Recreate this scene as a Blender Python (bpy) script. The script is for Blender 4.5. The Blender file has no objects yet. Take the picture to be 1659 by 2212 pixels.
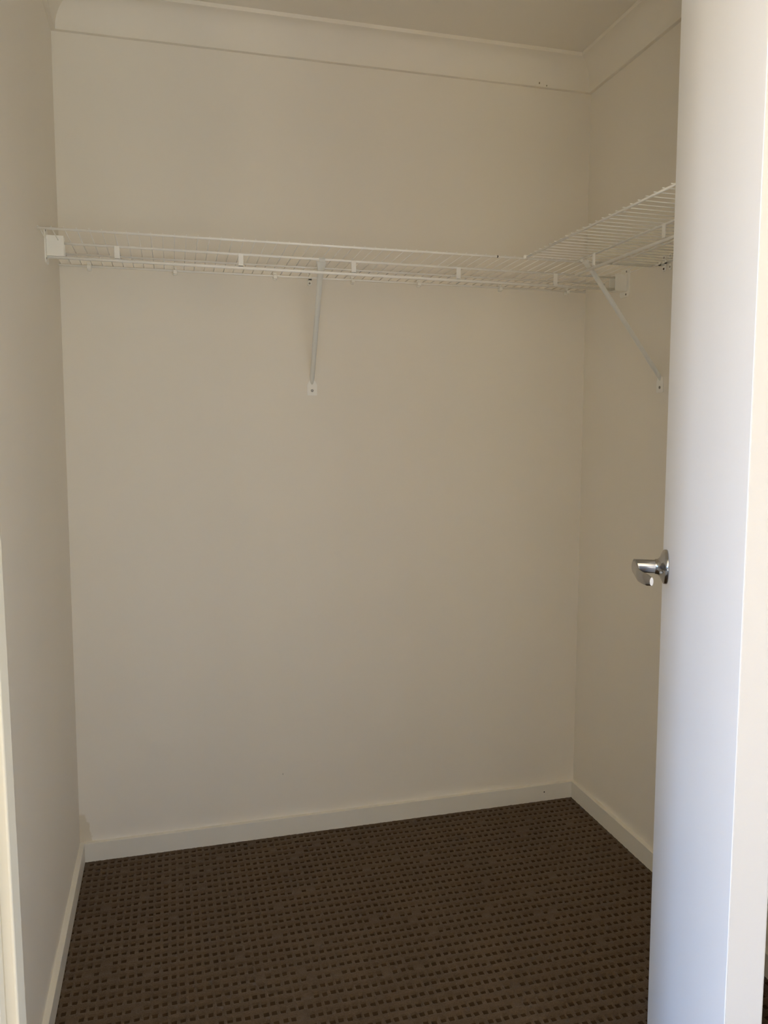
import bpy, bmesh, math, random
from mathutils import Vector, Matrix
random.seed(7)
S = bpy.context.scene
COL = S.collection

# ------------------------------------------------------------------ camera
F_PX, YAW, PITCH, ROLL = 1704.52, 0.26109, -0.10277, 0.00285
CAM = Vector((0.33307, -2.65823, 1.41589))
fw = Vector((math.sin(YAW)*math.cos(PITCH), math.cos(YAW)*math.cos(PITCH), math.sin(PITCH)))
rt = Vector((math.cos(YAW), -math.sin(YAW), 0))
dn = fw.cross(rt)
cr, sr = math.cos(ROLL), math.sin(ROLL)
rt, dn = cr*rt + sr*dn, -sr*rt + cr*dn
cd = bpy.data.cameras.new('camera')
cd.sensor_fit = 'VERTICAL'; cd.sensor_height = 36.0
cd.lens = F_PX/2212*36.0
cd.clip_start = 0.02
cam = bpy.data.objects.new('camera', cd); COL.objects.link(cam)
up, bk = -dn, -fw
cam.matrix_world = Matrix(((rt.x, up.x, bk.x, CAM.x), (rt.y, up.y, bk.y, CAM.y), (rt.z, up.z, bk.z, CAM.z), (0, 0, 0, 1)))
S.camera = cam

# ------------------------------------------------------------------ light
W_ = bpy.data.worlds.new('world'); S.world = W_; W_.use_nodes = True
wn = W_.node_tree.nodes; wn['Background'].inputs[0].default_value = (0.62, 0.78, 1.0, 1); wn['Background'].inputs[1].default_value = 1.0
S.view_settings.view_transform = 'Standard'; S.view_settings.look = 'None'
S.view_settings.gamma = 1.0; S.view_settings.exposure = 0.0
S.view_settings.use_curve_mapping = False
S.cycles.diffuse_bounces = 10; S.cycles.max_bounces = 14
S.cycles.sample_clamp_indirect = 6.0

# bedroom on the camera's side; daylight (sky from above, sunlit ground from below) enters through its left window; rear and right windows are added
BX0, BX1, BY0, BY1 = -2.3, 2.5, -5.2, -1.99
WZ0, WZ1 = 0.25, 2.25
LEFT_W, REAR_W, RIGHT_W = [(-5.0, -3.2)], [(-2.2, -0.8), (-0.6, 0.8), (1.0, 2.4)], [(-4.6, -2.6)]  # rear and right openings are added so more light reaches the closet
def daylight(name, side, c, kind, energy, color, w=2.2):
    d = bpy.data.lights.new(name, 'AREA'); d.shape = 'RECTANGLE'; d.size = w; d.size_y = 1.6
    d.energy = energy; d.color = color
    o = bpy.data.objects.new(name, d); COL.objects.link(o)
    out = {'left': Vector((-1, 0, 0)), 'rear': Vector((0, -1, 0)), 'right': Vector((1, 0, 0))}[side]
    base = {'left': Vector((BX0, c, 0)), 'rear': Vector((c, BY0, 0)), 'right': Vector((BX1, c, 0))}[side]
    src = base+out*1.15+Vector((0, 0, 2.75 if kind == 'sky' else 0.0))
    aim = base+Vector((0, 0, 1.25))
    z = (src-aim).normalized(); x = Vector((0, 0, 1)).cross(z).normalized(); y = z.cross(x)
    o.matrix_world = Matrix(((x.x, y.x, z.x, src.x), (x.y, y.y, z.y, src.y), (x.z, y.z, z.z, src.z), (0, 0, 0, 1)))
def rgbw(c): e = max(c); return 200*e, tuple(k/e for k in c)
for nm, side, c, kind, rgb in (('daylight_left_ground', 'left', -4.1, 'ground', (4.85, 4.4, 3.85)), ('daylight_left_sky', 'left', -4.1, 'sky', (1.3, 3.7, 8.2)),
                               ('added_fill_rear_left', 'rear', -1.5, 'ground', (0.86, 0.72, 0.46)), ('added_fill_rear_middle', 'rear', 0.1, 'ground', (0.45, 0.42, 0.40)),  # rear and right lights are added fill to brighten the closet
                               ('added_fill_rear_right', 'rear', 1.7, 'ground', (0.84, 0.84, 0.74)), ('added_fill_rear_sky', 'rear', 1.7, 'sky', (0.10, 0.16, 0.34)),
                               ('added_fill_right', 'right', -3.6, 'ground', (0.70, 0.70, 0.50)), ('added_fill_right_sky', 'right', -3.6, 'sky', (0.2, 0.55, 1.3))):
    e_, c_ = rgbw(rgb); daylight(nm, side, c, kind, e_, c_)
wn['Background'].inputs[1].default_value = 0.15

# ------------------------------------------------------------------ materials
def nt(name):
    m = bpy.data.materials.new(name); m.use_nodes = True
    return m, m.node_tree.nodes, m.node_tree.links, m.node_tree.nodes['Principled BSDF']

def paint(name, col, rough=0.6, var=0.02, bump=0.03, scale=260, spec=0.4):
    m, n, l, b = nt(name)
    tc = n.new('ShaderNodeTexCoord')
    nz = n.new('ShaderNodeTexNoise'); nz.inputs['Scale'].default_value = 3.0; nz.inputs['Detail'].default_value = 4
    l.new(tc.outputs['Object'], nz.inputs['Vector'])
    mx = n.new('ShaderNodeMix'); mx.data_type = 'RGBA'
    mx.inputs['A'].default_value = tuple(c*(1-var) for c in col)+(1,)
    mx.inputs['B'].default_value = tuple(min(1, c*(1+var)) for c in col)+(1,)
    l.new(nz.outputs['Fac'], mx.inputs['Factor']); l.new(mx.outputs['Result'], b.inputs['Base Color'])
    b.inputs['Roughness'].default_value = rough
    b.inputs['Specular IOR Level'].default_value = spec
    if bump:
        n2 = n.new('ShaderNodeTexNoise'); n2.inputs['Scale'].default_value = scale; n2.inputs['Detail'].default_value = 2
        l.new(tc.outputs['Object'], n2.inputs['Vector'])
        bp = n.new('ShaderNodeBump'); bp.inputs['Strength'].default_value = bump; bp.inputs['Distance'].default_value = 0.002
        l.new(n2.outputs['Fac'], bp.inputs['Height']); l.new(bp.outputs['Normal'], b.inputs['Normal'])
    return m

WALLC = (0.80, 0.755, 0.67)
M_wall = paint('wall_paint', WALLC, 0.75)
M_ceil = paint('ceiling_paint', (0.78, 0.735, 0.65), 0.85)
M_corn = paint('cornice_paint', (0.80, 0.755, 0.67), 0.8, bump=0.0)
M_trim = paint('gloss_trim_paint', (0.77, 0.74, 0.66), 0.35, bump=0.01)
M_edge = paint('cream_door_edge_darkened', (0.395, 0.37, 0.335), 0.5, var=0.01, bump=0.01)  # cream edge, darkened to offset the strong light falling on it
M_door = paint('door_paint', (0.88, 0.88, 0.88), 0.45, var=0.01, bump=0.02, scale=120, spec=0.5)
M_wire = paint('white_coated_wire', (0.88, 0.865, 0.82), 0.32, var=0.01, bump=0)
M_rail = paint('white_coated_rail_lightened', (0.92, 0.91, 0.87), 0.3, var=0.01, bump=0)  # same coat as the wire, lightened to carry light on the front rail
M_plas = paint('white_plastic', (0.87, 0.855, 0.80), 0.4, var=0.01, bump=0)
M_brace = paint('white_enamel_steel', (0.74, 0.74, 0.70), 0.4, var=0.01, bump=0)
M_hole = paint('dark_hole', (0.03, 0.02, 0.015), 0.8, bump=0)
M_rust = paint('rusty_screw', (0.12, 0.05, 0.03), 0.5, bump=0)
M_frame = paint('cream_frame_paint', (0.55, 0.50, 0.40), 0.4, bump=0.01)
M_mark = paint('grey_brown_mark', (0.30, 0.26, 0.19), 0.9, bump=0)
M_bed = paint('bedroom_wall_paint', (0.80, 0.76, 0.70), 0.8)

def metal(name, col, rough):
    m, n, l, b = nt(name)
    b.inputs['Base Color'].default_value = col+(1,); b.inputs['Metallic'].default_value = 1
    tc = n.new('ShaderNodeTexCoord'); nz = n.new('ShaderNodeTexNoise'); nz.inputs['Scale'].default_value = 60
    mr = n.new('ShaderNodeMapRange'); mr.inputs['To Min'].default_value = rough*0.85; mr.inputs['To Max'].default_value = rough*1.15
    l.new(tc.outputs['Object'], nz.inputs['Vector']); l.new(nz.outputs['Fac'], mr.inputs['Value']); l.new(mr.outputs['Result'], b.inputs['Roughness'])
    return m
M_chrome = metal('satin_chrome', (0.46, 0.455, 0.455), 0.17)
M_screw = metal('zinc_screw', (0.32, 0.31, 0.30), 0.35)

# wall_back has a faint yellowed stain in its lower left corner: a mark with its own shape
def stained_wall():
    m = paint('wall_paint_stained', WALLC, 0.75)
    n, l = m.node_tree.nodes, m.node_tree.links
    b = n['Principled BSDF']
    mix = [x for x in n if x.bl_idname == 'ShaderNodeMix'][0]
    tc = [x for x in n if x.bl_idname == 'ShaderNodeTexCoord'][0]
    sep = n.new('ShaderNodeSeparateXYZ'); l.new(tc.outputs['Object'], sep.inputs[0])
    nz = n.new('ShaderNodeTexNoise'); nz.inputs['Scale'].default_value = 45; l.new(tc.outputs['Object'], nz.inputs['Vector'])
    def math_(op, a, bb):
        k = n.new('ShaderNodeMath'); k.operation = op
        for i, v in ((0, a), (1, bb)):
            if isinstance(v, (int, float)): k.inputs[i].default_value = v
            else: l.new(v, k.inputs[i])
        return k.outputs[0]
    # right limit of the stain: wide low, narrow high
    lim = math_('SUBTRACT', 0.062, math_('MULTIPLY', sep.outputs['Z'], 0.28))
    lim = math_('ADD', lim, math_('MULTIPLY', math_('SUBTRACT', nz.outputs['Fac'], 0.5), 0.035))
    fx = n.new('ShaderNodeMapRange'); fx.inputs['From Min'].default_value = -0.003; fx.inputs['From Max'].default_value = 0.003
    l.new(math_('SUBTRACT', lim, sep.outputs['X']), fx.inputs['Value'])
    fz = n.new('ShaderNodeMapRange'); fz.inputs['From Min'].default_value = 0.165; fz.inputs['From Max'].default_value = 0.155
    l.new(sep.outputs['Z'], fz.inputs['Value'])
    fac = math_('MULTIPLY', math_('MULTIPLY', fx.outputs['Result'], fz.outputs['Result']), 0.55)
    m2 = n.new('ShaderNodeMix'); m2.data_type = 'RGBA'; l.new(fac, m2.inputs['Factor'])
    l.new(mix.outputs['Result'], m2.inputs['A']); m2.inputs['B'].default_value = (0.58, 0.50, 0.35, 1)
    l.new(m2.outputs['Result'], b.inputs['Base Color'])
    return m
M_wallb = stained_wall()

def carpet_mat():
    m, n, l, b = nt('brown_loop_carpet')
    tc = n.new('ShaderNodeTexCoord')
    nz = n.new('ShaderNodeTexNoise'); nz.inputs['Scale'].default_value = 420; nz.inputs['Detail'].default_value = 4
    l.new(tc.outputs['Object'], nz.inputs['Vector'])
    n3 = n.new('ShaderNodeTexNoise'); n3.inputs['Scale'].default_value = 5; l.new(tc.outputs['Object'], n3.inputs['Vector'])
    add = n.new('ShaderNodeMath'); add.operation = 'MULTIPLY_ADD'; add.inputs[1].default_value = 0.35
    l.new(n3.outputs['Fac'], add.inputs[0]); l.new(nz.outputs['Fac'], add.inputs[2])
    rp = n.new('ShaderNodeValToRGB')
    rp.color_ramp.elements[0].position = 0.35; rp.color_ramp.elements[0].color = (0.056, 0.034, 0.0155, 1)
    rp.color_ramp.elements[1].position = 0.95; rp.color_ramp.elements[1].color = (0.120, 0.078, 0.041, 1)
    l.new(add.outputs[0], rp.inputs['Fac']); l.new(rp.outputs['Color'], b.inputs['Base Color'])
    # the bottom of the sunken stitches has a separate darker material
    b.inputs['Roughness'].default_value = 1.0; b.inputs['Specular IOR Level'].default_value = 0.05
    b.inputs['Sheen Weight'].default_value = 0.2; b.inputs['Sheen Roughness'].default_value = 0.6
    b.inputs['Sheen Tint'].default_value = (0.8, 0.75, 0.75, 1)
    bp = n.new('ShaderNodeBump'); bp.inputs['Strength'].default_value = 0.6; bp.inputs['Distance'].default_value = 0.003
    l.new(nz.outputs['Fac'], bp.inputs['Height']); l.new(bp.outputs['Normal'], b.inputs['Normal'])
    return m
M_carpet = carpet_mat()
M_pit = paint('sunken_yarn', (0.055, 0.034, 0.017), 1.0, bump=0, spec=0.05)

# ------------------------------------------------------------------ helpers
def link(name, me, mat, parent=None):
    o = bpy.data.objects.new(name, me); COL.objects.link(o)
    if mat is not None and len(me.materials) == 0: me.materials.append(mat)
    if parent: o.parent = parent
    return o
def build(name, bm, mat, parent=None, smooth=False):
    bmesh.ops.recalc_face_normals(bm, faces=bm.faces)
    me = bpy.data.meshes.new(name)
    if smooth:
        for f in bm.faces: f.smooth = True
    bm.to_mesh(me); bm.free()
    if smooth:
        try: me.set_sharp_from_angle(angle=math.radians(40))
        except Exception: pass
    return link(name, me, mat, parent)
def bx(bm, x0, x1, y0, y1, z0, z1, bev=0.0, seg=2, fn=None):
    b2 = bmesh.new()
    bmesh.ops.create_cube(b2, size=1)
    for v in b2.verts:
        v.co = Vector(((x0+x1)/2+v.co.x*(x1-x0), (y0+y1)/2+v.co.y*(y1-y0), (z0+z1)/2+v.co.z*(z1-z0)))
    if bev: bmesh.ops.bevel(b2, geom=b2.edges[:], offset=bev, segments=seg, affect='EDGES', profile=0.5)
    merge(bm, b2, fn)
def merge(bm, b2, fn=None):
    if fn:
        for v in b2.verts: v.co = Vector(fn(v.co))
    me = bpy.data.meshes.new('t'); b2.to_mesh(me); b2.free(); bm.from_mesh(me); bpy.data.meshes.remove(me)
def tube(bm, pts, r, n=8, cap=True):
    pts = [Vector(p) for p in pts]; rings = []
    rr = r if isinstance(r, (list, tuple)) else [r]*len(pts)
    for i, p in enumerate(pts):
        d = (pts[min(i+1, len(pts)-1)]-pts[max(i-1, 0)]).normalized()
        a = d.cross(Vector((0, 0, 1)) if abs(d.z) < 0.9 else Vector((1, 0, 0))).normalized(); c = d.cross(a)
        rings.append([bm.verts.new(p+rr[i]*(math.cos(2*math.pi*k/n)*a+math.sin(2*math.pi*k/n)*c)) for k in range(n)])
    for A, B in zip(rings, rings[1:]):
        for k in range(n): bm.faces.new((A[k], A[(k+1) % n], B[(k+1) % n], B[k]))
    if cap: bm.faces.new(rings[0][::-1]); bm.faces.new(rings[-1])
def prism(bm, poly, fn, t0, t1):
    """2D polygon extruded from t0 to t1; fn(u, v, t) -> point"""
    A = [bm.verts.new(fn(u, v, t0)) for u, v in poly]; B = [bm.verts.new(fn(u, v, t1)) for u, v in poly]
    n = len(poly)
    for k in range(n): bm.faces.new((A[k], A[(k+1) % n], B[(k+1) % n], B[k]))
    bm.faces.new(A[::-1]); bm.faces.new(B)
def lathe(bm, prof, fn, n=40):
    """prof: list of (axial, radius)"""
    R = []
    for a, r in prof:
        R.append([bm.verts.new(fn(a, r*math.cos(2*math.pi*k/n), r*math.sin(2*math.pi*k/n))) for k in range(n)])
    for A, B in zip(R, R[1:]):
        for k in range(n): bm.faces.new((A[k], A[(k+1) % n], B[(k+1) % n], B[k]))
    bm.faces.new(R[0][::-1]); bm.faces.new(R[-1])
def tag(o, label=None, cat=None, group=None, kind=None):
    if label: o['label'] = label
    if cat: o['category'] = cat
    if group: o['group'] = group
    if kind: o['kind'] = kind
    return o
def thing(name, loc, label, cat, group=None):
    o = bpy.data.objects.new(name, None); COL.objects.link(o); o.location = loc; o.empty_display_size = 0.05
    return tag(o, label, cat, group)
class Rel:
    """adds parts given in world coordinates to a thing whose Empty stands at its base"""
    def __init__(s, root): s.r = root; s.o = Vector(root.location)
    def part(s, name, bm, mat, smooth=False, parent=None):
        for v in bm.verts: v.co -= s.o
        return build(name, bm, mat, parent or s.r, smooth)

# ------------------------------------------------------------------ room
WMX, WMZ = 0.674, 0.220
W = 1.80205; ZC = 2.605; CH = 0.0976; CD = 0.0833; ZT = ZC+CH      # ceiling 2.70
BH, BT = 0.0642, 0.0150
YF = -1.90                                                          # inner face of the front wall
def LX(y, z): return 0.0195*z/2.6 - 0.0059*y
def RX(y, z): return W + 0.009*z/2.6 + 0.0055*y
def warp(co):
    """the two side walls are slightly out of plumb"""
    x, y, z = co
    t = x/W
    return (LX(y, z)*(1-t) + RX(y, z)*t, y, z)
TH = 0.10
def slab(name, mat, boxes, label, fn=warp):
    bm = bmesh.new()
    for b in boxes: bx(bm, *b, fn=fn)
    return tag(build(name, bm, mat), label, 'wall' if 'wall' in name else name.split('_')[0], kind='structure')
slab('wall_back', M_wallb, [(0, W, 0, TH, 0, ZT+0.1)], 'plain cream back wall of the closet behind the long wire shelf')
slab('wall_left', M_wall, [(-TH, 0, YF, TH, 0, ZT+0.1)], 'plain cream left wall of the closet')
slab('wall_right', M_wall, [(W, W+TH, YF, TH, 0, ZT+0.1)], 'plain cream right wall of the closet behind the open door')
OX0, OX1, OZ = 0.150, 1.072, 2.372                                  # rough opening in the front wall
slab('wall_front', M_bed, [(BX0-0.1, OX0, BY1, YF, 0, ZT+0.1), (OX1, BX1+0.1, BY1, YF, 0, ZT+0.1), (OX0, OX1, BY1, YF, OZ, ZT+0.1)],
     'cream wall around the closet doorway', fn=None)
# bedroom on the camera's side
def bedroom_wall(name, label, side, wins):
    lim = (BX0-0.1, BX1+0.1) if side == 'rear' else (BY0, BY1)
    cuts = [lim[0]]+[c for w in wins for c in w]+[lim[1]]
    bs = [(cuts[i], cuts[i+1], 0, ZT+0.1) for i in range(0, len(cuts), 2)]
    for w in wins: bs += [(w[0], w[1], 0, WZ0), (w[0], w[1], WZ1, ZT+0.1)]
    f = {'left': lambda a, b_, c, d: (BX0-0.1, BX0, a, b_, c, d), 'right': lambda a, b_, c, d: (BX1, BX1+0.1, a, b_, c, d),
         'rear': lambda a, b_, c, d: (a, b_, BY0-0.1, BY0, c, d)}[side]
    slab(name, M_bed, [f(*b_) for b_ in bs], label, fn=None)
    for w in wins:
        NWIN.append(1); bm = bmesh.new(); m_ = (w[0]+w[1])/2
        for a, b_, c, d in ((w[0], w[1], WZ0, WZ0+0.05), (w[0], w[1], WZ1-0.05, WZ1), (w[0], w[0]+0.05, WZ0, WZ1), (w[1]-0.05, w[1], WZ0, WZ1), (m_-0.025, m_+0.025, WZ0, WZ1)):
            g = list(f(a, b_, c, d))
            k = {'left': 0, 'right': 0, 'rear': 2}[side]; g[k] += 0.03; g[k+1] -= 0.03
            bx(bm, *g)
        tag(build('window_%d' % len(NWIN), bm, M_trim), 'unseen white window frame in the %s bedroom wall' % side, 'window', kind='structure')  # rear and right windows are added for the fill lights
NWIN = []
bedroom_wall('wall_bedroom_left', 'bedroom wall left of the camera, with a window', 'left', LEFT_W)
bedroom_wall('wall_bedroom_right', 'bedroom wall right of the camera', 'right', RIGHT_W)
bedroom_wall('wall_bedroom_rear', 'bedroom wall behind the camera', 'rear', REAR_W)
bm = bmesh.new(); bx(bm, BX0-0.15, BX1+0.1, BY0-0.1, TH, ZT, ZT+0.1)
tag(build('ceiling', bm, M_ceil), 'flat cream plaster ceiling', 'ceiling', kind='structure')
# floor: slab plus the carpet with its sunken stitches
bm = bmesh.new(); bx(bm, BX0-0.15, BX1+0.1, BY0-0.1, TH, -0.12, -0.012)
floor = tag(build('floor', bm, M_carpet), 'floor slab under brown patterned carpet', 'floor', kind='structure')
PITX, PITY = 0.0216, 0.0325
def carpet(x0, x1, y0, y1):
    nx, ny = int((x1-x0)/PITX), int((y1-y0)/PITY)
    px, py = (x1-x0)/nx, (y1-y0)/ny
    u = (0.0, 0.20, 0.32, 0.90); vv = (0.0, 0.16, 0.31, 0.42, 0.50, 0.90)
    xs, ys = [], []
    for i in range(nx):
        for a in u: xs.append((x0+(i+a)*px, i, a))
    xs.append((x1, nx, 0.0))
    for j in range(ny):
        for a in vv: ys.append((y0+(j+a)*py, j, a))
    ys.append((y1, ny, 0.0))
    rnd = random.Random(3); wob = {}
    verts, faces, mi = [], [], []
    NX = len(xs)
    depth = {}
    for j in range(ny+1):
        for i in range(nx+1):
            d = rnd.random()
            depth[i, j] = 0.0012 + 0.0045*d if d > 0.04 else 0.0006
    for (y, j, b) in ys:
        for (x, i, a) in xs:
            k = (i, j)
            if k not in wob: wob[k] = (rnd.uniform(-.0014, .0014), rnd.uniform(-.0014, .0014))
            z = 0.0
            edge = (i == 0 and a == 0) or i == nx or (j == 0 and b == 0) or j == ny
            dx = dy = 0
            if not edge:
                dx, dy = wob[k]; dx += rnd.uniform(-.0007, .0007); dy += rnd.uniform(-.0007, .0007)
                if a in (0.32, 0.90) and b in (0.50, 0.90): z = -depth[i, j]*(1.0 if a == 0.32 else 0.8)
                elif a == 0.0 or b == 0.0: z = 0.0
                else: z = 0.0008*rnd.random()
                z += 0.0012*rnd.random()
            verts.append((x+dx, y+dy, z))
    for r in range(len(ys)-1):
        for c in range(NX-1):
            q = r*NX+c
            faces.append((q, q+1, q+1+NX, q+NX))
            i, a = xs[c][1], xs[c][2]; j, b = ys[r][1], ys[r][2]
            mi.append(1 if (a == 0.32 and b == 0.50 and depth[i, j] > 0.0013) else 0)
    me = bpy.data.meshes.new('carpet'); me.from_pydata(verts, [], faces)
    me.materials.append(M_carpet); me.materials.append(M_pit)
    me.polygons.foreach_set('material_index', mi); me.polygons.foreach_set('use_smooth', [True]*len(faces))
    me.update()
    o = link('carpet', me, None, floor); o['kind'] = 'stuff'; o['label'] = 'brown loop pile carpet with rows of small sunken squares'
    return o
carpet(-0.02, W+0.02, -2.75, 0.01)
bm = bmesh.new(); bx(bm, BX0, -0.02, BY0, BY1, -0.012, 0); bx(bm, W+0.02, BX1, BY0, BY1, -0.012, 0); bx(bm, -0.02, W+0.02, BY0, -2.75, -0.012, 0)
o = build('carpet', bm, M_carpet, floor); o['kind'] = 'stuff'

# skirting boards
def skirt(name, side, label):
    bm = bmesh.new()
    prof = [(0, 0), (BT, 0), (BT, BH-0.001), (BT-0.001, BH), (0, BH)]
    if side == 'back': prism(bm, prof, lambda u, v, t: warp((t, -u, v)), 0, W)
    elif side == 'left': prism(bm, prof, lambda u, v, t: warp((u, t, v)), YF, -BT)
    else: prism(bm, prof, lambda u, v, t: warp((W-u, t, v)), YF, -BT)
    return tag(build(name, bm, M_trim), label, 'skirting board', kind='structure')
bb = skirt('baseboard_back', 'back', 'low white skirting board along the foot of the back wall')
skirt('baseboard_left', 'left', 'low white skirting board along the foot of the left wall')
skirt('baseboard_right', 'right', 'low white skirting board along the foot of the right wall')
bm = bmesh.new(); lathe(bm, [(-0.003, 0.0026), (0.0006, 0.0026)], lambda a, u, v: (1.672+u, -BT-a, 0.036+v), 10)
tag(build('nail_hole', bm, M_hole, bb), 'small dark nail hole')

# cornices: concave cove with a thin lip at the wall and at the ceiling
def cove():
    lip = 0.014
    p = [(0, 0), (lip-0.001, 0), (lip, 0.001), (lip, 0.008)]
    for k in range(1, 10):
        a = k/10*math.pi/2
        # quarter ellipse bulging towards the corner
        p.append((lip+(CD-lip-0.003)*(1-math.cos(a)), 0.008+(CH-0.008-0.013)*math.sin(a)))
    p += [(CD-0.003, CH-0.013), (CD, CH-0.012), (CD, CH), (0, CH)]
    return p
def cornice(name, side, label):
    bm = bmesh.new(); P = cove()
    fn = {'back': lambda u, v, t: warp((t, -u, ZC+v)), 'left': lambda u, v, t: warp((u, t, ZC+v)), 'right': lambda u, v, t: warp((W-u, t, ZC+v))}[side]
    # mitred ends in the corners
    A, B = [], []
    for u, v in P:
        t0, t1 = (u, W-u) if side == 'back' else (YF, -u)
        A.append(bm.verts.new(fn(u, v, t0))); B.append(bm.verts.new(fn(u, v, t1)))
    n = len(P)
    for k in range(n): bm.faces.new((A[k], A[(k+1) % n], B[(k+1) % n], B[k]))
    bm.faces.new(A[::-1]); bm.faces.new(B)
    return tag(build(name, bm, M_corn, smooth=True), label, 'cornice', kind='structure')
cb = cornice('trim_1', 'back', 'coved plaster cornice between ceiling and back wall')
cornice('trim_2', 'left', 'coved plaster cornice above the left wall')
cornice('trim_3', 'right', 'coved plaster cornice above the right wall')
for x, z, r in ((1.603, 2.6165, .004), (1.631, 2.6105, .003)):
    bm = bmesh.new(); lathe(bm, [(-0.003, r*0.6), (0.0012, r*0.5)], lambda a, u, v: (x+u, -0.015-a, z+v*1.6), 8)
    tag(build('plaster_chip', bm, M_mark, cb), 'tiny dark chip in the cornice')
bm = bmesh.new(); lathe(bm, [(-0.001, 0.0026), (0.0006, 0.0016)], lambda a, u, v: (WMX+u*0.5, -a, WMZ+v*1.7), 8)
tag(build('scuff', bm, M_mark, bpy.data.objects['wall_back']), 'tiny dark scuff low on the wall')

# door frame
JL, JR, JH = 0.182, 1.040, 2.352
bm = bmesh.new()
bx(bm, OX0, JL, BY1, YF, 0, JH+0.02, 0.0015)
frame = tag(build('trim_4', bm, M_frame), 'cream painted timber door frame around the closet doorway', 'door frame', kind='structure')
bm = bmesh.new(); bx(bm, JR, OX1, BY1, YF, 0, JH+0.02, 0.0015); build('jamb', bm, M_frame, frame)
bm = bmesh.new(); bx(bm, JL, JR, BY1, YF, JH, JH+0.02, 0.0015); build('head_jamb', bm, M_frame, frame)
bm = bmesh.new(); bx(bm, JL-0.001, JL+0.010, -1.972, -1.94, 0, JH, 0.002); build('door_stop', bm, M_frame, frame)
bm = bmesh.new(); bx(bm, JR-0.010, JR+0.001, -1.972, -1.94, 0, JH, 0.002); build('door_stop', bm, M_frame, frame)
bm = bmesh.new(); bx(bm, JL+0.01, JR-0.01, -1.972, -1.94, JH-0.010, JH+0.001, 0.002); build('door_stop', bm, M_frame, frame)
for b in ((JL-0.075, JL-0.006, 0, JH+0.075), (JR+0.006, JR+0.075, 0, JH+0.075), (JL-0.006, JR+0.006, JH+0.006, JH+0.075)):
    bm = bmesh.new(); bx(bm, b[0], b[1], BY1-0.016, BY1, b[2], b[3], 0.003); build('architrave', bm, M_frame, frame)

# ------------------------------------------------------------------ the open door
AL = math.radians(62); DD = Vector((math.cos(AL), math.sin(AL), 0)); DN = Vector((-math.sin(AL), math.cos(AL), 0))  # along, face normal (left)
D0 = Vector((0.9659, -1.8982, 0)); DWD, DTH, DZ0, DZ1 = 0.771, 0.0425, 0.012, 2.345
M_d = Matrix(((DD.x, DN.x, 0, D0.x), (DD.y, DN.y, 0, D0.y), (0, 0, 1, 0), (0, 0, 0, 1)))
bm = bmesh.new(); bx(bm, 0, DWD, -DTH, 0, DZ0, DZ1, 0.0018, 2)
door = build('door_1', bm, M_door, smooth=False)
door.matrix_world = M_d
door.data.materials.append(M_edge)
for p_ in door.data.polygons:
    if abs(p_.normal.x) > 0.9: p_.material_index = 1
tag(door, 'smooth white flush door standing open on the right', 'door', kind='structure')
# local frame of the door: x along from hinge edge to lock edge, y out of the visible face, z up
HS, HZ = 0.697, 1.140
fn = lambda a, u, v: (HS+u, a, HZ+v)
bm = bmesh.new()
# lever: leaves the end of the neck, runs towards the hinge side, curves down and back to the door
cl = []
for k in range(15):
    t = k/14
    cl.append((HS+0.012-0.118*t, 0.0635-0.004*math.sin(t*1.2)-0.020*max(0, (t-0.62)/0.38)**1.8, HZ-0.001-0.011*t**1.5))
rings = []
NS = 14
for k, c in enumerate(cl):
    t = k/14
    hh = 0.0155-0.0045*t if k > 0 else 0.0125; ww = 0.0052-0.0008*t if k > 0 else 0.0036
    if k == 14: hh *= 0.75; ww *= 0.75
    rings.append([bm.verts.new((c[0], c[1]+ww*math.cos(2*math.pi*q/NS), c[2]+hh*math.sin(2*math.pi*q/NS))) for q in range(NS)])
for A, B in zip(rings, rings[1:]):
    for q in range(NS): bm.faces.new((A[q], A[(q+1) % NS], B[(q+1) % NS], B[q]))
bm.faces.new(rings[0][::-1]); bm.faces.new(rings[-1])
lever = tag(build('door_handle', bm, M_chrome, door, True), 'satin chrome lever handle with a curved returned end')
bm = bmesh.new()
lathe(bm, [(0.0, 0.0345), (0.0015, 0.0355), (0.0062, 0.0348), (0.0075, 0.0335), (0.0105, 0.0275), (0.0130, 0.0215), (0.0155, 0.0180), (0.0190, 0.0158), (0.0235, 0.0150)], fn, 48)
build('rose', bm, M_chrome, lever, True)
bm = bmesh.new()
lathe(bm, [(0.022, 0.0138), (0.060, 0.0140), (0.0655, 0.0128)], fn, 32)
build('neck', bm, M_chrome, lever, True)
bm = bmesh.new()
lathe(bm, [(0.004, 0.0028), (0.0165, 0.0028), (0.0172, 0.002)], lambda a, u, v: (HS-0.021+u, a, HZ-0.008+v), 12)
build('grub_screw', bm, M_chrome, lever, True)
for z in (0.22, 2.13):
    bm = bmesh.new(); tube(bm, [(-0.003, -DTH-0.004, z-0.05), (-0.003, -DTH-0.004, z+0.05)], 0.0065, 12)
    build('hinge', bm, M_chrome, door)
# latch in the lock edge
bm = bmesh.new(); bx(bm, DWD-0.0005, DWD+0.001, -0.029, -0.006, HZ-0.05, HZ+0.05, 0.0004); build('latch_plate', bm, M_chrome, door)

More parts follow.
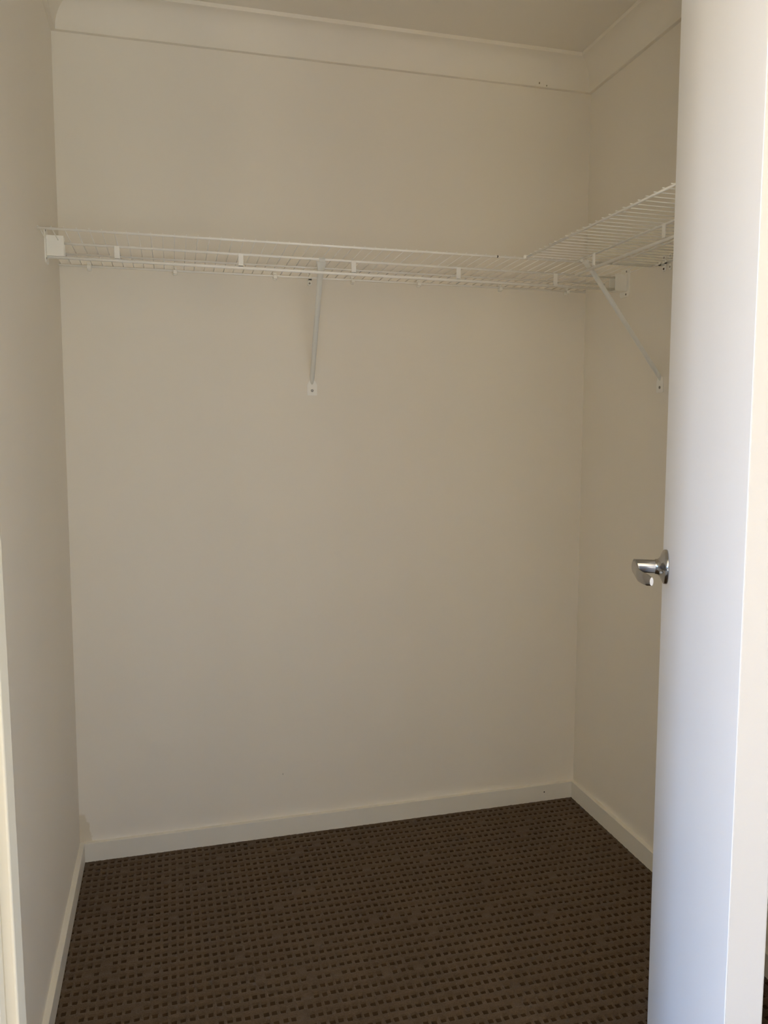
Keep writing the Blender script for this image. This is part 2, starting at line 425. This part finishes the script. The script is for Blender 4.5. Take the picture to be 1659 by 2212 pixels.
# ------------------------------------------------------------------ wire shelves
RF, R2, RR, RW = 0.0031, 0.0034, 0.0044, 0.00125
shared = {}
def wire(parent, a, b, r=RW, name='cross_wire', mat=None, n=6):
    """straight wire as an object of its own, mesh shared between wires of one length"""
    a, b = Vector(a), Vector(b); d = b-a; L = d.length; key = (round(L, 4), r, n)
    if key not in shared:
        bm = bmesh.new(); tube(bm, [(0, 0, 0), (0, 0, L)], r, n)
        me = bpy.data.meshes.new(name)
        for f in bm.faces: f.smooth = len(f.verts) == 4
        bm.to_mesh(me); bm.free(); me.materials.append(mat or M_wire); shared[key] = me
    o = bpy.data.objects.new(name, shared[key]); COL.objects.link(o); o.parent = parent
    q = Vector((0, 0, 1)).rotation_difference(d.normalized())
    o.location = a - Vector(parent.location); o.rotation_mode = 'QUATERNION'; o.rotation_quaternion = q
    return o
# back shelf ---------------------------------------------------------
XA, XB = 0.013, W-0.004
def fy(x): return -0.428
def zd(x, y):                     # height of the deck wires
    t = (x-XA)/(XB-XA)
    return 1.937-0.008*t + (y+0.428)/0.428*(-0.010)
shelf = thing('wire_shelf', (0.9, -0.01, 1.92), 'long white wire shelf with a hanging rod across the whole back wall', 'shelf', 'white wire shelves')
def rail(root, name, a, b, r, n=10):
    return wire(root, a, b, r, name, M_rail, n)
def y2(x): return -0.283+0.028*(x-XA)/(XB-XA)
def y3(x): return -0.160+0.012*(x-XA)/(XB-XA)
rail(shelf, 'front_rail', (XA, fy(XA), zd(XA, -.428)-RF-RW), (XB, fy(XB), zd(XB, -.428)-RF-RW), RF)
rail(shelf, 'support_rail', (XA+.004, y2(XA), zd(XA, y2(XA))-R2-RW), (XB-.004, y2(XB), zd(XB, y2(XB))-R2-RW), R2)
rail(shelf, 'middle_rail', (XA, y3(XA), zd(XA, y3(XA))-R2-RW), (XB, y3(XB), zd(XB, y3(XB))-R2-RW), 0.0028)
rail(shelf, 'back_rail', (XA, -0.0125, zd(XA, 0)-RF-RW), (XB, -0.0125, zd(XB, 0)-RF-RW), RF)
def zr(x):
    t = (x-XA)/(XB-XA)
    return 1.8905-0.0085*t
rail(shelf, 'hanging_rod', (XA+.006, y2(XA), zr(XA)), (XB-.006, y2(XB), zr(XB)), RR, 12)
N = 59
for i in range(N):
    x = XA+0.006+(XB-XA-0.012)*i/(N-1)
    wire(shelf, (x, fy(x)-0.004, zd(x, fy(x))), (x, -0.008, zd(x, -0.008)))
Rl = Rel(shelf)
for x in (0.2, 0.541, 0.878, 1.216, 1.553):
    bm = bmesh.new(); y = y2(x)
    bx(bm, x-0.0072, x+0.0072, y-0.0045, y-0.0025, zr(x)-0.001, zd(x, y)-R2, 0.0006, 1)
    bx(bm, x-0.0072, x+0.0072, y-0.0045, y+0.004, zr(x)+RR-0.001, zr(x)+RR+0.001)
    Rl.part('rod_strap', bm, M_wire)
# small dark joint in the front rail
bm = bmesh.new(); jx = 1.277; tube(bm, [(jx, fy(jx), zd(jx, -.428)-RF-RW), (jx+0.003, fy(jx), zd(jx, -.428)-RF-RW)], RF*1.1, 10)
tag(Rl.part('rail_joint', bm, M_hole), 'dark joint in the front rail')

# side shelf ---------------------------------------------------------
YA, YB = -0.4385, -1.87
XF = 1.3655                        # front edge
SX = lambda y: RX(y, 1.93)
def zs(x): return 1.9305+(XF-x)*0.012
X2 = 1.533
side = thing('wire_shelf', (SX(-1.1)-0.01, -1.1, 1.92), 'white wire shelf with a hanging rod on the right wall, running behind the open door', 'shelf', 'white wire shelves')
rail(side, 'front_rail', (XF, YA, zs(XF)-RF-RW), (XF, YB, zs(XF)-RF-RW), RF)
rail(side, 'support_rail', (X2, YA, zs(X2)-R2-RW), (X2-0.004, YB, zs(X2)-R2-RW), R2)
rail(side, 'middle_rail', (1.655, YA, zs(1.655)-R2-RW), (1.651, YB, zs(1.655)-R2-RW), 0.0028)
rail(side, 'back_rail', (SX(YA)-0.0125, YA, zs(W)-RF-RW), (SX(YB)-0.0125, YB, zs(W)-RF-RW), RF)
ZRS = 1.8855
rail(side, 'hanging_rod', (X2, YA+0.004, ZRS), (X2-0.004, YB, ZRS), RR, 12)
n = 47
for i in range(n):
    y = YA-0.006+(YB-YA+0.012)*i/(n-1)
    wire(side, (XF-0.005, y, zs(XF)), (XF-0.005+0.437, y, zs(XF+0.43)))
Rs = Rel(side)
for y in (-0.545, -0.884, -1.223, -1.562):
    bm = bmesh.new()
    bx(bm, X2-0.0045, X2-0.0025, y-0.0075, y+0.0075, ZRS-0.001, zs(X2)-R2, 0.0006, 1)
    bx(bm, X2-0.0045, X2+0.004, y-0.0075, y+0.0075, ZRS+RR-0.001, ZRS+RR+0.001)
    Rs.part('rod_strap', bm, M_wire)
bm = bmesh.new(); bx(bm, XF-0.007, XF+0.006, YA-0.006, YA+0.005, zs(XF)-0.008, zs(XF)+0.003, 0.002)
Rs.part('corner_clip', bm, M_plas)

# end brackets ---------------------------------------------------------
def end_bracket(side_, label):
    left = side_ == 'left'
    y0 = y2(XA) if left else y2(XB)
    yc = y0
    zc = 1.9195 if left else 1.901
    wall = (lambda y, z: LX(y, z)) if left else (lambda y, z: RX(y, z))
    s = 1 if left else -1
    f0 = 0.0125 if left else 0.027
    wx = wall(yc, zc)
    t = thing('end_bracket', (wx, yc, zc-0.046), label, 'bracket', 'end brackets of the back shelf')
    R = Rel(t)
    def X(d): return wx+s*d
    def bb(bm, d0, d1, *r, **k): a, b = sorted((X(d0), X(d1))); bx(bm, a, b, *r, **k)
    bm = bmesh.new()
    # wall plate with clipped corners
    h, w = 0.046, 0.028
    if not left: yc -= 0.010
    poly = [(-w, -h+.008), (-w+.008, -h), (w-.008, -h), (w, -h+.008), (w, h-.008), (w-.008, h), (-w+.008, h), (-w, h-.008)]
    prism(bm, poly, lambda u, v, q: (X(q), yc+u, zc+v), -0.0005, 0.003)
    R.part('wall_plate', bm, M_plas)
    if not left: yc += 0.010
    bm = bmesh.new()
    bb(bm, 0.003, 0.048, yc-f0, yc-f0+0.0025, zc-0.027, zc+0.027, bev=0.001, seg=1)
    bb(bm, 0.003, 0.048, yc+0.0100, yc+0.0125, zc-0.027, zc+0.027, bev=0.001, seg=1)
    bb(bm, 0.003, 0.048, yc-f0, yc+0.0125, zc-0.0275, zc-0.0255, bev=0.0006, seg=1)
    R.part('rod_cup', bm, M_plas)
    for dz in (0.037, -0.037):
        bm = bmesh.new(); lathe(bm, [(0.002, 0.0034), (0.0036, 0.0034), (0.0043, 0.002)], lambda a, u, v: (X(a), yc-0.0195+u, zc+dz+v), 12)
        R.part('screw', bm, M_screw)
    return t
end_bracket('left', 'white plastic end bracket on the left wall holding shelf and rod')
end_bracket('right', 'white plastic end bracket on the right wall below the side shelf')

# diagonal braces ---------------------------------------------------------
def brace(origin, out, top, label):
    """origin: foot centre on the wall; out: unit vector away from the wall; top: point under the rail"""
    o = Vector(origin); out = Vector(out); up_ = Vector((0, 0, 1)); sd = out.cross(up_)
    t = thing('shelf_brace', (o.x, o.y, o.z), label, 'brace', 'diagonal shelf braces')
    R = Rel(t)
    bm = bmesh.new()
    poly = [(-.0150, 0.0), (-.0165, .002), (-.0170, .034), (-.0120, .046), (-.0065, .050), (.0065, .050), (.0120, .046), (.0170, .034), (.0165, .002), (.0150, 0.0)]
    prism(bm, poly, lambda u, v, q: o+sd*u+up_*v+out*q, -0.0004, 0.0026)
    R.part('foot_plate', bm, M_plas)
    bm = bmesh.new(); sc = o+up_*0.016
    lathe(bm, [(0.002, 0.0046), (0.0034, 0.0046), (0.0046, 0.0026)], lambda a, u, v: sc+out*a+sd*u+up_*v, 14)
    R.part('screw', bm, M_screw)
    # strut: folded channel, flared at its top where it grips the rail
    A = o+up_*0.036+out*0.003; B = Vector(top); d = (B-A).normalized(); nrm = sd.cross(d).normalized()
    if nrm.dot(out) < 0: nrm = -nrm
    L = (B-A).length
    bm = bmesh.new()
    secs = []
    for q, wd in ((0.0, .0045), (0.025, .0075), (L*0.5, .0080), (L-0.045, .0086), (L-0.022, .0115), (L, .0155)):
        c = A+d*q; wl = wd*2
        dp = 0.010 if q < L-0.03 else 0.006
        th = 0.0016
        pr = [(wd*math.cos(math.pi*j/8), -dp+dp*1.0*math.sin(math.pi*j/8)**0.6) for j in range(8, -1, -1)]
        pr += [((wd-th)*math.cos(math.pi*j/8), -dp+(dp-th)*math.sin(math.pi*j/8)**0.6) for j in range(0, 9)]
        secs.append([bm.verts.new(c+sd*u+nrm*v) for u, v in pr])
    for P, Q in zip(secs, secs[1:]):
        for k in range(18): bm.faces.new((P[k], P[(k+1) % 18], Q[(k+1) % 18], Q[k]))
    bm.faces.new(secs[0][::-1]); bm.faces.new(secs[-1])
    R.part('strut', bm, M_brace, True)
    # hook over the rail
    bm = bmesh.new(); e = B
    ax = sd
    pts = [e+out*0.004, e+out*0.0075+up_*0.006, e+out*0.004+up_*0.0115, e-out*0.003+up_*0.0115]
    for P, Q in zip(pts, pts[1:]):
        dd = (Q-P); nn = dd.cross(ax).normalized()*0.0008
        v = [bm.verts.new(p+ax*s*0.009+nn*g) for p in (P, Q) for s in (-1, 1) for g in (-1, 1)]
        for f in ((0, 1, 3, 2), (4, 5, 7, 6), (0, 1, 5, 4), (2, 3, 7, 6), (0, 2, 6, 4), (1, 3, 7, 5)): bm.faces.new([v[i] for i in f])
    R.part('rail_hook', bm, M_brace)
    return t
bxm = 0.7935
brace((bxm, 0, 1.5345), (0, -1, 0), (0.781, y2(.78)+0.002, zd(.78, y2(.78))-0.012), 'white steel diagonal brace under the middle of the back shelf')
by = -0.484
brace((RX(by, 1.53), by, 1.531), (-1, 0, 0), (X2+0.003, -0.474, zs(X2)-0.012), 'white steel diagonal brace on the right wall under the side shelf')

# wall clips along the back rails ---------------------------------------------------------
ordn = ['first', 'second', 'third', 'fourth', 'fifth', 'sixth', 'seventh']
for i, x in enumerate((0.101, 0.358, 0.674, 0.934, 1.167, 1.468, 1.728)):
    z = zd(x, 0)-RF-RW
    t = thing('wall_clip', (x, 0, z-0.012), 'small white plastic clip holding the back shelf to the wall, %s from the left wall' % ordn[i], 'clip', 'wall clips of the back shelf')
    R = Rel(t)
    bm = bmesh.new()
    bx(bm, x-0.006, x+0.006, -0.0085, 0.0005, z-0.012, z+0.013, 0.0012, 1)
    bx(bm, x-0.006, x+0.006, -0.0185, -0.002, z-0.009, z-0.0045, 0.0010, 1)
    bx(bm, x-0.006, x+0.006, -0.0195, -0.0165, z-0.009, z+0.002, 0.0010, 1)
    R.part('clip_body', bm, M_plas)
    bm = bmesh.new(); lathe(bm, [(0.008, 0.0032), (0.0105, 0.0030), (0.0115, 0.002)], lambda a, u, v: (x+u, -a, z+0.0085+v), 12)
    R.part('pin', bm, M_plas)
def anchor(pt, out, label, scr):
    o = Vector(pt); out = Vector(out); up_ = Vector((0, 0, 1)); sd = out.cross(up_)
    t = thing('rail_anchor', o-up_*0.022, label, 'anchor'); R = Rel(t)
    bm = bmesh.new(); h, w = 0.024, 0.0065
    poly = [(-w, -h+.003), (-w+.003, -h), (w-.003, -h), (w, -h+.003), (w, h-.003), (w-.003, h), (-w+.003, h), (-w, h-.003)]
    prism(bm, poly, lambda u, v, q: o+sd*u+up_*v+out*q, -0.0004, 0.0035)
    R.part('plate', bm, M_plas)
    bm = bmesh.new()
    prism(bm, [(-.005, -.008), (.005, -.008), (.005, -.0045), (-.005, -.0045)], lambda u, v, q: o+sd*u+up_*v+out*q, 0.003, 0.019)
    prism(bm, [(-.005, -.008), (.005, -.008), (.005, .003), (-.005, .003)], lambda u, v, q: o+sd*u+up_*v+out*q, 0.0165, 0.019)
    R.part('hook', bm, M_plas)
    for dz in (0.0165, -0.0165):
        bm = bmesh.new(); lathe(bm, [(0.003, 0.0032), (0.0042, 0.0032), (0.0050, 0.002)], lambda a, u, v: o+out*a+sd*u+up_*(dz+v), 12)
        R.part('screw', bm, scr)
x = 0.789; anchor((x, 0, zd(x, 0)-RF-RW), (0, -1, 0), 'small screwed rail anchor on the back wall beside the diagonal brace', M_screw)
y = -0.484; anchor((SX(y), y, 1.9225), (-1, 0, 0), 'small screwed rail anchor on the right wall above the diagonal brace', M_rust)
y = -0.516; anchor((SX(y), y, 1.9225), (-1, 0, 0), 'screwed rail anchor on the right wall, nearest the open door', M_screw)
